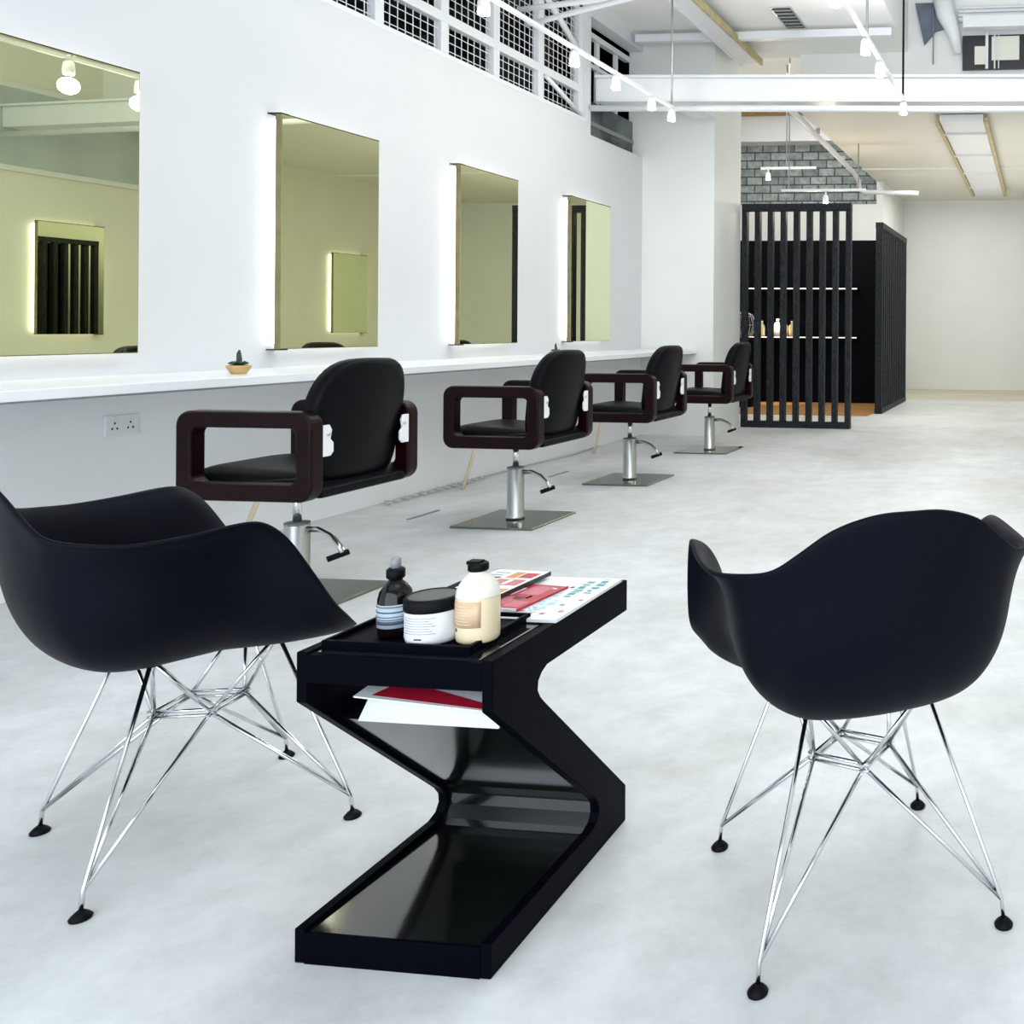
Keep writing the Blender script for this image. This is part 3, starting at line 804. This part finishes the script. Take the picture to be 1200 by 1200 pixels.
lt = thing('lotion_bottle', 'cream-coloured lotion bottle with black cap, right on the tray', 'bottle', (-1.010, 1.530, TZ))
MB().lathe([(.033, 0), (.036, .004), (.0365, .012), (.0365, .078), (.034, .094), (.026, .108), (.017, .117), (.014, .122), (.014, .128)], seg=36).build('bottle_body', M['cream_plastic'], lt)
MB().lathe([(.0370, .080), (.0370, .0815), (.0345, .095), (.0265, .109), (.0175, .118), (.0145, .1225), (.0145, .127)], seg=36).build('clear_shoulder', M['clear_plastic'], lt)
MB().arc_patch(.0367, math.radians(-165), math.radians(-50), .030, .076).build('paper_label', M['peach'], lt)
k = MB()
for i in range(7): k.arc_patch(.0374, math.radians(-150), math.radians(-75 - (i % 3) * 7), .036 + i * .0052, .0372 + i * .0052)
k.build('label_print', M['cream_plastic'], lt)
MB().arc_patch(.0369, math.radians(-130), math.radians(-122), .022, .027).build('label_mark', M['ink'], lt)
MB().lathe([(.0155, .124), (.0175, .126), (.0175, .136), (.015, .139)], seg=24).box(-.0175, .006, -.009, .009, .136, .142).build('cap', M['rubber'], lt)


# magazines: each cover is a sheet with printed blocks (u0, u1, v0, v1, print), u across, v away from the front
def magazine(name, label, loc, rz, w_, d_, th, blocks, spine=None):
    o = thing(name, label, 'magazine', loc, rz, None)
    MB().box(-w_ / 2, w_ / 2, -d_ / 2, d_ / 2, 0, th).build('pages', M['paper'], o)
    names = sorted(set(b[4] for b in blocks)); mb = MB()
    for q, (u0, u1, v0, v1, mm) in enumerate(blocks):
        mb.box((u0 - .5) * w_, (u1 - .5) * w_, (v0 - .5) * d_, (v1 - .5) * d_, th, th + .0003 + .00006 * (q % 6), names.index(mm))
    mb.build('cover_print', [M[m] for m in names], o)
    if spine:
        MB().box(w_ / 2, w_ / 2 + .002, -d_ / 2, d_ / 2, -.0, th + .0007).build('spine', M[spine], o)
    return o


rnd = random.Random(3)
MZ = .5454
blk = []
for (u0, v0, v1, mm) in ((.66, .50, .93, 'teal'), (.82, .60, .97, 'teal'), (.50, .30, .60, 'sky'), (.62, .22, .42, 'sky')):
    v = v0
    while v < v1:
        L_ = rnd.uniform(.02, .07); blk.append((u0, u0 + rnd.uniform(.05, .10), v, min(v1, v + L_), mm)); v += L_ + rnd.uniform(.012, .035)
for r_ in range(13):
    u = .08
    while u < .60:
        L_ = rnd.uniform(.03, .10); blk.append((u, u + L_, .035 + r_ * .020, .041 + r_ * .020, 'ink_l')); u += L_ + .03
for u0, v0 in ((.72, .10), (.88, .16), (.90, .42), (.56, .72), (.78, .30), (.45, .14)):
    blk.append((u0, u0 + .05, v0, v0 + .035, rnd.choice(['dk', 'grey', 'pink'])))
magazine('open_magazine', 'open white magazine with teal headings at the back right of the side table', (-1.020, 1.785, MZ), math.radians(1), .185, .285, .006, blk)
blk = [(.1, .8, .05 + k_ * .06, .065 + k_ * .06, 'ink_l') for k_ in range(14)]
magazine('magazine', 'white magazine lying flat under the red booklet, beside the tray', (-1.145, 1.755, MZ), math.radians(2), .06, .17, .006, blk)
blk = [(.02, .98, .02, .98, 'red'), (.08, .5, .15, .45, 'pink'), (.55, .92, .08, .30, 'pink'), (.3, .8, .55, .92, 'pink'), (.12, .22, .5, .8, 'paper'),
       (.4, .62, .36, .46, 'dk'), (.66, .74, .4, .52, 'paper'), (.44, .54, .62, .8, 'paper'), (.7, .9, .84, .88, 'paper')]
magazine('booklet', 'red and pink booklet lying on the open white magazine', (-1.068, 1.768, MZ + .0068), math.radians(-6), .095, .165, .004, blk, spine='red')
blk = [(.42, .95, .10, .42, 'orange'), (.5, .8, .14, .26, 'green'), (.40, .92, .52, .70, 'pink'), (.05, .36, .08, .30, 'grey'), (.08, .34, .36, .44, 'dk'), (.45, .62, .74, .93, 'orange'),
       (.66, .92, .76, .92, 'red'), (.06, .30, .52, .66, 'sky'), (.08, .36, .72, .76, 'dk'), (.08, .30, .80, .84, 'ink_l'), (.08, .36, .88, .91, 'ink_l'), (.62, .7, .54, .68, 'paper'), (.55, .6, .3, .4, 'red')]
magazine('magazine', 'orange and white picture magazine with dark spine, topmost of the pile', (-1.160, 1.800, MZ + .0125), math.radians(-3), .125, .235, .008, blk, spine='dk')

# the two booklets in the slot under the table top
b1 = thing('booklet', 'white booklet with a red cover stripe in the slot under the table top', 'booklet', (-1.082, 1.522, .4520))
b1.rotation_euler = (math.radians(9), math.radians(2.2), math.radians(-2))
MB().box(-.135, .128, -.040, .045, 0, .003).build('pages', M['paper'], b1)
MB().prism([(-.105, -.032), (.128, -.036), (.128, -.024), (-.085, .020)], 'z', .0031, .0036).build('cover_stripe', M['red'], b1)
b2 = thing('booklet', 'plain white folded booklet lowest in the slot under the table top', 'booklet', (-1.075, 1.500, .4035))
MB().prism([(.0, .0), (.004, .0), (.035, .034), (.080, .037), (.080, .040), (.032, .038)], 'x', -.145, .125).build('pages', M['paper'], b2)

# ------------------------------------------------------------------ reception: slatted screens, shelf unit
def slat_screen(label, loc, rz, length, nb, zt, d=.09):
    o = thing('slatted_screen', label, 'screen', loc, rz)
    bw = .060
    MB().box(0, length, 0, d, 0, .07).build('bottom_rail', M['slat'], o, bevel=.004)
    MB().box(0, length, 0, d, zt - .08, zt).build('top_rail', M['slat'], o, bevel=.004)
    pitch = (length - bw) / (nb - 1)
    for i in range(nb):
        MB().box(i * pitch, i * pitch + bw, .005, d - .005, .07, zt - .08).build('slat', M['slat'], o, bevel=.004)
    return o


slat_screen('tall black slatted timber screen standing beside the white column', (-3.325, 9.74, 0), 0, 1.245, 9, 2.50)
slat_screen('tall black slatted screen seen edge-on, right of the reception', (-2.035, 11.53, 0), math.radians(90), 2.12, 14, 2.50, .10)

su = thing('display_unit', 'black display wall unit with two thin lit shelves behind the screen', 'shelving', (-4.55, 13.10, 0))
MB().box(-.4, 2.40, 0, .06, .0, 2.42).build('back_panel', M['black'], su)
MB().box(2.30, 2.36, -.35, 0, 0, 2.42).build('side_panel', M['black'], su)
for z_ in (.985, 1.70):
    s_ = MB().box(.28, 1.90, -.24, -.001, z_ - .028, z_).build('shelf', M['black'], su)
    MB().box(.28, 1.90, -.246, -.24, z_ - .016, z_ - .002).build('light_strip', mat('shelf_led', (1, 1, 1), .5, emit=(1, .95, .8), estr=1.6 if z_ > 1 else .9), s_)


def shelf_bottle(x, y, z, s, m_, label):
    o = thing('product_bottle', label, 'bottle', (x, y, z), 0, 'lit products on the display shelf')
    MB().lathe([(.04 * s, 0), (.045 * s, .01 * s), (.045 * s, .13 * s), (.03 * s, .16 * s), (.018 * s, .17 * s)], seg=16).build('bottle_body', m_, o)
    MB().lathe([(.018 * s, .168 * s), (.018 * s, .21 * s)], seg=12).build('cap', M['plastic_w'], o)


for x, y, z, s, mm, lab in [(-4.10, 12.95, .985, 1.1, M['cream_plastic'], 'cream bottle standing leftmost on the lower lit shelf'),
                            (-3.97, 12.93, .985, 1.0, M['glow_amber'], 'amber bottle second from the left on the lower lit shelf'),
                            (-3.86, 12.95, .985, 1.25, M['plastic_w'], 'tall white bottle in the middle of the lower lit shelf'),
                            (-3.75, 12.93, .985, 1.15, M['cream_plastic'], 'cream bottle fourth from the left on the lower lit shelf'),
                            (-3.64, 12.95, .985, 1.1, M['glow_amber'], 'amber bottle standing rightmost on the lower lit shelf')]:
    shelf_bottle(x, y, z, s, mm, lab)
sl = bpy.data.lights.new('shelf_fill_spot', 'SPOT'); sl.energy = 120; sl.color = (1, .8, .5); sl.spot_size = math.radians(40); sl.shadow_soft_size = .03  # added spot to warm and brighten the shelf bottles
so_ = bpy.data.objects.new('shelf_fill_spot', sl); COL.objects.link(so_); so_.location = (-3.85, 12.80, 1.66); so_.rotation_euler = (math.radians(6), 0, 0)
k = MB()
for i in range(7):
    a = math.radians(i * 180 / 7)
    pts = [(.17 * math.sin(t_) * math.cos(a), .17 * math.sin(t_) * math.sin(a), .20 - .20 * math.cos(t_)) for t_ in [math.pi * q / 8 * 2 for q in range(8)]]
    k.tube(pts, .004, 5, closed=True)
for zz in (.08, .2, .32):
    rr = math.sqrt(max(0, .17 ** 2 * (1 - ((zz - .2) / .2) ** 2)))
    k.tube([(rr * math.cos(2 * math.pi * q / 16), rr * math.sin(2 * math.pi * q / 16), zz) for q in range(16)], .004, 5, closed=True)
st = tag(k.build('wire_globe', M['satin'], loc=(-4.12, 12.2, .95)), 'thin wire globe behind the left slats of the screen', 'ornament')
pd = thing('plinth', 'black plinth under the wire globe behind the screen', 'plinth', (-4.12, 12.2, .012))
MB().box(-.16, .16, -.16, .16, 0, .918).build('body', M['black'], pd, bevel=.005)
MB().box(-.17, .17, -.17, .17, .918, .938).build('top', M['black'], pd, bevel=.003)
